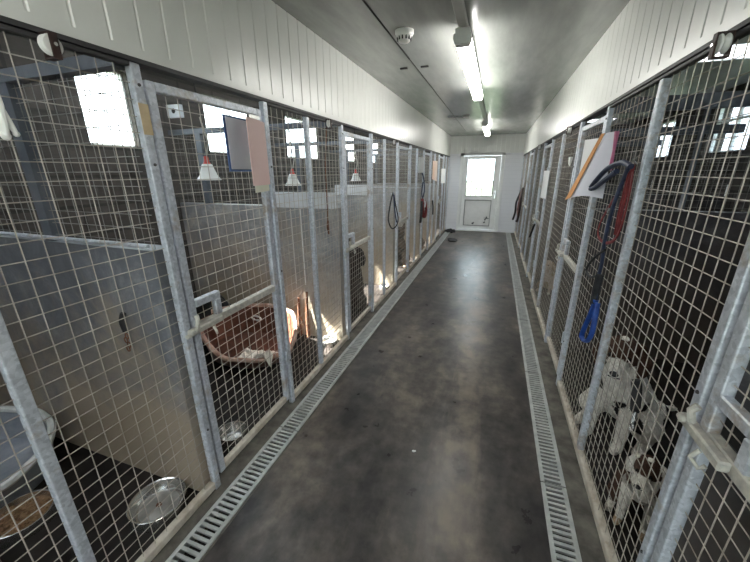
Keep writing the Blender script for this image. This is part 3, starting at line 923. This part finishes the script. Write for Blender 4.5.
# ------------------------------------------------------------------ leads
def P(pts, dx=0): return [(p[0]+dx, p[1], p[2]) for p in pts]
r = empty('dog_lead', (.57, 1.86, 1.63))
o_ = Vector((.57, 1.86, 1.63))
def rel(pts): return [Vector(p)-o_ for p in pts]
redA = [(.57,1.895,1.625),(.57,1.951,1.533),(.57,2.066,1.429),(.57,2.168,1.327),(.57,2.178,1.268),(.57,2.108,1.240),(.57,1.988,1.245),(.57,1.885,1.285),(.57,1.840,1.36),(.57,1.83,1.473),(.57,1.845,1.592)]
redB = [(.578,1.900,1.62),(.578,1.918,1.50),(.578,1.925,1.40),(.578,1.915,1.30)]
MB().tube(smooth_path(rel(redA)), .009, 6, flat=.45).build('webbing_loop', M['red'], r, True)
MB().tube(smooth_path(rel(redB)), .010, 6, flat=.4).tube(smooth_path(rel(P([(p[0], p[1]-.02, p[2]) for p in redB]))), .008, 6, flat=.4).build('folded_webbing', M['red'], r, True)
MB().tube(rel([(.585,1.87,1.625),(.565,1.865,1.645),(.585,1.86,1.66)]), .004, 6).build('hook', M['chrome'], r)
MB().tube(rel([(.566,2.06+.012*math.cos(t),1.40+.012*math.sin(t)) for t in [2*PI*q/10 for q in range(10)]]), .004, 6, True).build('ring', M['chrome'], r)
tag(r, 'dark red webbing lead looped over the right cages', 'lead')
r = empty('dog_lead', (.57, 1.86, 1.63))
hand = [(.55,1.82,1.615),(.545,1.919,1.634),(.54,2.039,1.622),(.54,2.156,1.598),(.54,2.295,1.545),(.54,2.391,1.497),(.54,2.30,1.505),(.54,2.14,1.548),(.545,1.98,1.596)]
MB().tube(smooth_path(rel(hand)), .013, 8).build('padded_handle', M['navy'], r, True)
navy = [(.568,1.905,1.615),(.568,1.993,1.46),(.566,2.013,1.349),(.566,2.014,1.23),(.566,1.989,1.144),(.566,1.991,1.045),(.568,1.965,.94)]
MB().tube(smooth_path(rel(navy)), .017, 8, flat=.5).build('webbing', M['navy'], r, True)
bung = [(.560,1.963,1.213),(.558,2.071,1.157),(.556,2.167,1.087),(.556,2.195,1.040),(.558,2.118,1.023),(.560,2.001,1.063)]
MB().tube(smooth_path(rel(bung)), .007, 7).build('bungee_loop', M['black'], r, True)
MB().tube(smooth_path(rel([(.563,1.965,1.08),(.562,1.972,1.0),(.562,1.962,.92)])), [.019]*13, 8, flat=.7).build('black_grip', M['black'], r, True)
bh = [(.566,1.953,.944),(.562,1.981,.845),(.560,2.030,.741),(.560,2.045,.680),(.562,1.955,.694),(.564,1.905,.764),(.566,1.908,.85),(.568,1.928,.936)]
q = MB().tube(smooth_path(rel(bh)), .014, 8, flat=.6).build('blue_handle', M['blue'], r, True); q['label'] = 'bright blue padded end loop'
tag(r, 'navy padded lead with bright blue end loop hanging on the right cages', 'lead')
# left looped black lead
r = empty('dog_lead', (-1.21, 4.17, 1.34)); o_ = Vector((-1.21, 4.17, 1.34))
A = [(-1.21,4.171,1.344),(-1.21,4.05,1.208),(-1.21,3.98,1.034),(-1.21,4.13,.905),(-1.21,4.34,.905),(-1.21,4.43,.993),(-1.21,4.30,1.183),(-1.21,4.20,1.317)]
MB().tube(smooth_path(rel(A), closed=True), .008, 7, True).build('rope_loop', M['black'], r, True)
MB().tube(smooth_path(rel([(-1.20,4.172,1.32),(-1.20,4.226,1.128),(-1.20,4.32,.959)])), .009, 7).build('hanging_end', M['navy'], r, True)
MB().tube(rel([(-1.238,4.17,1.335),(-1.205,4.17,1.33),(-1.20,4.17,1.36)]), .005, 6).build('hook', M['galv'], r)
tag(r, 'black rope lead hanging in a loop on the left cages', 'lead')
# bundle on left
r = empty('dog_lead', (-1.21, 6.03, 1.56)); o_ = Vector((-1.21, 6.03, 1.56))
MB().tube(smooth_path(rel([(-1.21,5.90,1.60),(-1.20,6.03,1.50),(-1.20,6.17,1.30),(-1.20,6.03,1.16),(-1.20,5.93,1.25),(-1.20,6.0,1.42)])), .02, 7, flat=.5).build('webbing', M['navy'], r, True)
MB().tube(rel([(-1.24,5.9,1.60),(-1.20,5.9,1.605)]), .006, 6).build('hook', M['galv'], r)
tag(r, 'black lead hanging directly under the white card on left cages', 'lead')
r = empty('dog_lead', (-1.20, 6.1, 1.15)); o_ = Vector((-1.20, 6.1, 1.15))
MB().tube(smooth_path(rel([(-1.21,6.05,1.14),(-1.195,6.02,1.0),(-1.19,6.10,.82),(-1.19,6.28,.80),(-1.195,6.36,.95),(-1.20,6.20,1.10)])), .026, 7, flat=.5).build('webbing', M['red'], r, True)
MB().tube(smooth_path(rel([(-1.205,5.98,1.10),(-1.19,5.92,.92),(-1.19,5.84,.74)])), .022, 7, flat=.5).build('hanging_end', M['black'], r, True)
MB().tube(smooth_path(rel([(-1.20,6.08,1.14),(-1.18,6.16,1.06),(-1.185,6.20,.98)])), .022, 7, flat=.5).build('white_strap', M['paper'], r, True)
MB().tube(rel([(-1.24,6.06,1.15),(-1.20,6.06,1.15)]), .006, 6).build('hook', M['galv'], r)
tag(r, 'red lead with white strap bundled on the left cages in the distance', 'lead')
# far left single dark strap
b = MB().tube(smooth_path([(-1.222,7.2,1.02),(-1.21,7.22,.85),(-1.215,7.26,.72)]), .016, 7, flat=.6)
tag(b.build('dog_lead', M['black'], None, True), 'short black strap hanging on far left cages past the red lead', 'lead')
# far right dark leads
r = empty('dog_lead', (.56, 8.6, 1.22)); o_ = Vector((.56, 8.6, 1.22))
MB().tube(smooth_path(rel([(.58,8.5,1.22),(.55,8.75,1.05),(.52,9.05,.85),(.53,9.15,.62),(.50,9.25,.42)])), .024, 7).build('webbing', M['black'], r, True)
MB().tube(smooth_path(rel([(.58,8.35,1.24),(.56,8.2,1.0),(.56,8.25,.75),(.56,8.5,.5),(.55,8.7,.46)])), .024, 7).build('second_strap', M['bracket'], r, True)
MB().tube(smooth_path(rel([(.57,8.45,1.2),(.55,8.5,.95),(.55,8.65,.72),(.56,8.5,.62)])), .022, 7).build('pink_strap', varied('faded_red_web', (.20,.10,.10), (.30,.17,.16), 20, .8), r, True)
MB().tube(rel([(.60,8.45,1.22),(.56,8.45,1.225)]), .008, 6).build('hook', M['galv'], r)
tag(r, 'bundle of dark leads hanging on the right cages next to end wall', 'lead')
b = MB().tube(smooth_path([(.592,5.36,.86),(.580,5.46,.74),(.578,5.62,.63)]), .014, 7)
tag(b.build('dog_lead', M['black'], None, True), 'narrow black strap hanging low on the right cages in mid distance', 'lead')
# strap with ring inside the right front cage
r = empty('dog_lead', (.66, 1.47, .75)); o_ = Vector((.66, 1.47, .75))
MB().tube(smooth_path(rel([(.640,1.50,.76),(.650,1.49,.70),(.655,1.475,.62)])), .020, 8, flat=.5).build('strap', M['black'], r, True)
b = MB().tube(rel([(.653,1.465+.016*math.cos(t),.552+.020*math.sin(t)) for t in [2*PI*q/14 for q in range(14)]]), .006, 6, True); b.tube(rel([(.655,1.475,.625),(.655,1.47,.572)]), .010, 8)
b.build('clip_ring', M['chrome'], r, True)
tag(r, 'dark navy strap with bright metal ring hanging inside right front cage', 'lead')

# ------------------------------------------------------------------ litter on the floor
def lump(name, c, rx, ry, rz, mat, label, cat, n=26):
    b = MB()
    for i in range(n):
        a = random.uniform(0, 2*PI); q = math.sqrt(random.random())
        b.ball((rx*q*math.cos(a), ry*q*math.sin(a), rz*.45*(1-q*.5)), (rx*.3, ry*.3, rz*.5*(1-q*.4)), 5)
    return tag(b.build(name, mat, None, True, c), label, cat)
lump('black_rag', (-.90, 8.15, .0), .14, .22, .06, M['black'], 'black rag lying on the left floor edge near the end wall', 'rag')
lump('black_rag', (-1.07, 9.42, .0), .12, .22, .10, M['black'], 'black rag in the far left corner beside the end door', 'rag')
b = MB().ball((0,0,.006), (.010,.007,.006), 5).ball((.008,.005,.005), (.006,.006,.005), 5)
tag(b.build('pebble', M['white'], None, True, (-.31, 1.57, 0)), 'tiny pale pebble lying on the middle of the corridor floor', 'pebble')

# ------------------------------------------------------------------ dogs
def lerp(a, b, t): return Vector(a).lerp(Vector(b), t)
def make_dog(label, loc, rz, s, pose, pal, prick=False, yaw=0, patch=None):
    """pal: body, chest, head, muzzle, ear, leg, paw colours"""
    prims = []           # (p0, r0, p1, r1, colour, scale)
    def cap(p0, r0, p1, r1, c): prims.append((Vector(p0), r0, Vector(p1), r1, c))
    if pose == 'sit':
        hd = Vector((.27, 0, .535))
        cap((.0,0,.14), .125, (.06,0,.20), .125, 'body'); cap((.04,0,.18), .125, (.19,0,.36), .100, 'body')
        cap((.20,0,.30), .092, (.22,0,.38), .080, 'chest'); cap((.20,0,.40), .075, (.25,0,.49), .058, 'chest')
        for sy in (-1, 1):
            cap((.19,.065*sy,.31), .052, (.23,.070*sy,.17), .034, 'leg'); cap((.23,.07*sy,.17), .034, (.245,.07*sy,.035), .026, 'leg')
            cap((.250,.07*sy,.024), .028, (.290,.072*sy,.018), .021, 'paw')
            cap((.0,.10*sy,.13), .085, (.13,.125*sy,.11), .065, 'body'); cap((.08,.135*sy,.03), .030, (.22,.14*sy,.022), .024, 'leg')
        cap((-.10,0,.06), .035, (-.24,.05,.035), .025, 'body'); cap((-.24,.05,.035), .025, (-.33,.12,.03), .014, 'paw')
    else:
        hd = Vector((.66, 0, .52))
        cap((.0,0,.50), .125, (.22,0,.49), .120, 'body'); cap((.20,0,.48), .125, (.40,0,.48), .140, 'body')
        cap((.40,0,.46), .130, (.45,0,.50), .110, 'chest'); cap((.44,0,.52), .095, (.60,0,.50), .070, 'chest')
        for sy in (-1, 1):
            cap((.42,.075*sy,.42), .062, (.40,.080*sy,.26), .040, 'leg'); cap((.40,.08*sy,.26), .038, (.42,.08*sy,.04), .027, 'leg'); cap((.43,.08*sy,.024), .028, (.47,.08*sy,.018), .022, 'paw')
            cap((.0,.07*sy,.46), .095, (.06,.085*sy,.32), .060, 'body'); cap((.06,.085*sy,.32), .055, (-.08,.085*sy,.19), .032, 'leg')
            cap((-.08,.085*sy,.19), .030, (-.05,.085*sy,.04), .026, 'leg'); cap((-.045,.085*sy,.024), .028, (.0,.085*sy,.018), .022, 'paw')
        cap((-.10,0,.52), .035, (-.22,0,.42), .028, 'body'); cap((-.22,0,.42), .028, (-.28,0,.26), .014, 'body')
    R = Matrix.Rotation(yaw, 3, 'Z') @ Matrix.Rotation(.18, 3, 'Y')
    def H(p): return hd + R @ Vector(p)
    def hcap(p0, r0, p1, r1, c): prims.append((H(p0), r0, H(p1), r1, c))
    hcap((-.01,0,.005), .070, (.035,0,.012), .062, 'head'); hcap((.02,.026,-.012), .045, (.02,-.026,-.012), .045, 'head')
    hcap((.055,0,-.012), .046, (.135,0,-.026), .030, 'muzzle'); hcap((.06,0,.025), .022, (.0,0,.068), .016, 'muzzle')
    for sy in (-1, 1):
        if prick: hcap((-.012,.045*sy,.05), .030, (-.022,.060*sy,.135), .010, 'ear')
        else:
            hcap((-.012,.062*sy,.030), .026, (-.010,.088*sy,-.04), .032, 'ear'); hcap((-.010,.088*sy,-.04), .032, (.0,.088*sy,-.095), .022, 'ear')
    b = MB()
    for p0, r0, p1, r1, c in prims:
        n = max(2, int((p1-p0).length/(min(r0, r1)*.45))+1)
        for i in range(n+1):
            t = i/n; bmesh.ops.create_icosphere(b.bm, subdivisions=2, radius=r0+(r1-r0)*t, matrix=Matrix.Translation(p0.lerp(p1, t)))
    tmp = b.build('dog_raw', M['fur'])
    rm = tmp.modifiers.new('r', 'REMESH'); rm.mode = 'VOXEL'; rm.voxel_size = .0085
    sm = tmp.modifiers.new('s', 'SMOOTH'); sm.factor = .5; sm.iterations = 4
    dg = bpy.context.evaluated_depsgraph_get()
    me = bpy.data.meshes.new_from_object(tmp.evaluated_get(dg))
    old = tmp.data; bpy.data.objects.remove(tmp); bpy.data.meshes.remove(old)
    me.name = 'dog'
    at = me.color_attributes.new('fur', 'FLOAT_COLOR', 'POINT')
    vals = []
    for v in me.vertices:
        best, bc = 1e9, 'body'
        for p0, r0, p1, r1, c in prims:
            d = p1-p0; t = max(0, min(1, (v.co-p0).dot(d)/max(d.length_squared, 1e-9)))
            q = (v.co-(p0+d*t)).length - (r0+(r1-r0)*t)
            if q < best: best, bc = q, c
        col = pal[bc]
        if patch:
            n = math.sin(v.co.x*17+1.3)*math.sin(v.co.y*19+.6)*math.sin(v.co.z*15+2.1) + .35*math.sin(v.co.x*41)*math.sin(v.co.z*37+v.co.y*23)
            if bc in patch[1] and n > patch[2]: col = patch[0]
        vals += [col[0], col[1], col[2], 1]
    at.data.foreach_set('color', vals)
    for p in me.polygons: p.use_smooth = True
    me.materials.clear(); me.materials.append(M['fur'])
    o = link(bpy.data.objects.new('dog', me))
    o.location = loc; o.rotation_euler = (0,0,rz); o.scale = (s, s, s)
    MB().ball(H((.163,0,-.018)), (.013,.018,.013), 8, R).build('nose', M['nose'], o, True)
    for sy in (-1, 1): MB().ball(H((.083,.033*sy,.022)), .0105, 8).build('eye', M['eye'], o, True)
    MB().tube([H((.150-.02*abs(q)*.5, .010*q*2.2, -.048-.004*abs(q))) for q in (-1,-.5,0,.5,1)], .003, 5).build('mouth', M['nose'], o)
    tag(o, label, 'dog', 'dogs in the kennels')
    return o
WHT = (.80,.76,.70); GRY = (.34,.32,.29); BLK = (.022,.019,.018); LIV = (.075,.040,.028); TAN = (.42,.30,.20); BRD = (.17,.12,.085)
def face(dx, dy): return math.atan2(dy, dx)
make_dog('small white and dark spaniel sitting close behind right front mesh, looking up', (.84, 1.61, 0), face(-.50,-.87), .70, 'sit',
         dict(body=LIV, chest=WHT, head=LIV, muzzle=WHT, ear=WHT, leg=WHT, paw=TAN), yaw=-.1, patch=(GRY, ('chest','leg'), .28))
make_dog('white spaniel with dark head sitting behind the mullion of right front panel', (.96, 2.26, 0), face(-.62,-.78), 1.2, 'sit',
         dict(body=WHT, chest=WHT, head=LIV, muzzle=WHT, ear=LIV, leg=WHT, paw=WHT), yaw=.25, patch=(BLK, ('body','chest'), .30))
make_dog('pale tan dog sitting behind the second right panel', (.86, 4.98, 0), face(-.45,-.9), .78, 'sit',
         dict(body=TAN, chest=(.62,.50,.42), head=(.55,.42,.33), muzzle=(.62,.52,.44), ear=TAN, leg=(.6,.48,.4), paw=WHT))
make_dog('dark brown dog sitting with its back turned behind the second left door', (-1.57, 3.36, 0), face(.12,1), 1.2, 'sit',
         dict(body=(.035,.024,.022), chest=(.04,.028,.025), head=(.035,.024,.022), muzzle=(.05,.035,.03), ear=BLK, leg=(.05,.035,.03), paw=GRY))
make_dog('brindle shepherd type dog with pricked ears sitting behind the third left panel', (-1.58, 5.74, 0), face(.42,-.9), 1.16, 'sit',
         dict(body=BRD, chest=(.16,.12,.09), head=(.12,.085,.06), muzzle=(.07,.05,.04), ear=(.09,.06,.045), leg=(.2,.15,.11), paw=TAN), prick=True, patch=(BLK, ('body','chest','head'), .15))
make_dog('brown and tan dog with pricked ears sitting farthest away on the left', (-1.60, 7.15, 0), face(.42,-.9), 1.22, 'sit',
         dict(body=BRD, chest=(.30,.22,.15), head=(.16,.10,.07), muzzle=(.42,.34,.28), ear=BRD, leg=TAN, paw=WHT), prick=True)

# ------------------------------------------------------------------ light
w = bpy.data.worlds.new('World'); S.world = w; w.use_nodes = True
bg = w.node_tree.nodes['Background']
wt = w.node_tree
tc = node(wt, 'ShaderNodeTexCoord'); sx = node(wt, 'ShaderNodeSeparateXYZ'); wt.links.new(tc.outputs['Generated'], sx.inputs[0])
mr = node(wt, 'ShaderNodeMapRange'); mr.inputs['From Min'].default_value = -.6; mr.inputs['From Max'].default_value = .8
wt.links.new(sx.outputs['X'], mr.inputs['Value'])
wt.links.new(ramp(wt, mr.outputs[0], [(0, (.86,.96,1)), (.45, (.80,.92,1)), (1, (.085,.12,.18))]), bg.inputs[0])
bg.inputs[1].default_value = 3.0
sun = bpy.data.lights.new('sun', 'SUN'); sun.energy = 40; sun.angle = math.radians(.6); sun.color = (1,.96,.88)
so = link(bpy.data.objects.new('sun', sun))
so.rotation_euler = Vector((1, .22, -1.27)).to_track_quat('-Z', 'Y').to_euler()

# ------------------------------------------------------------------ camera
cam = bpy.data.cameras.new('camera'); cam.sensor_width = 36; cam.lens = 333.7/750*36; cam.clip_start = .02
co = link(bpy.data.objects.new('camera', cam))
AX = [(0.94465784, 0.09705962, -0.31337039), (0.32800951, -0.29574628, 0.89718666), (-0.00559753, -0.95032288, -0.31121552)]
right = Vector((AX[0][0], AX[1][0], AX[2][0])); down = Vector((AX[0][1], AX[1][1], AX[2][1])); fwd = Vector((AX[0][2], AX[1][2], AX[2][2]))
m = Matrix((right, -down, -fwd)).transposed().to_4x4(); m.translation = (0, 0, 1.6)
co.matrix_world = m
S.camera = co

S.view_settings.view_transform = 'Standard'; S.view_settings.look = 'None'
S.view_settings.gamma = 1; S.view_settings.use_curve_mapping = False
S.view_settings.exposure = 1.6
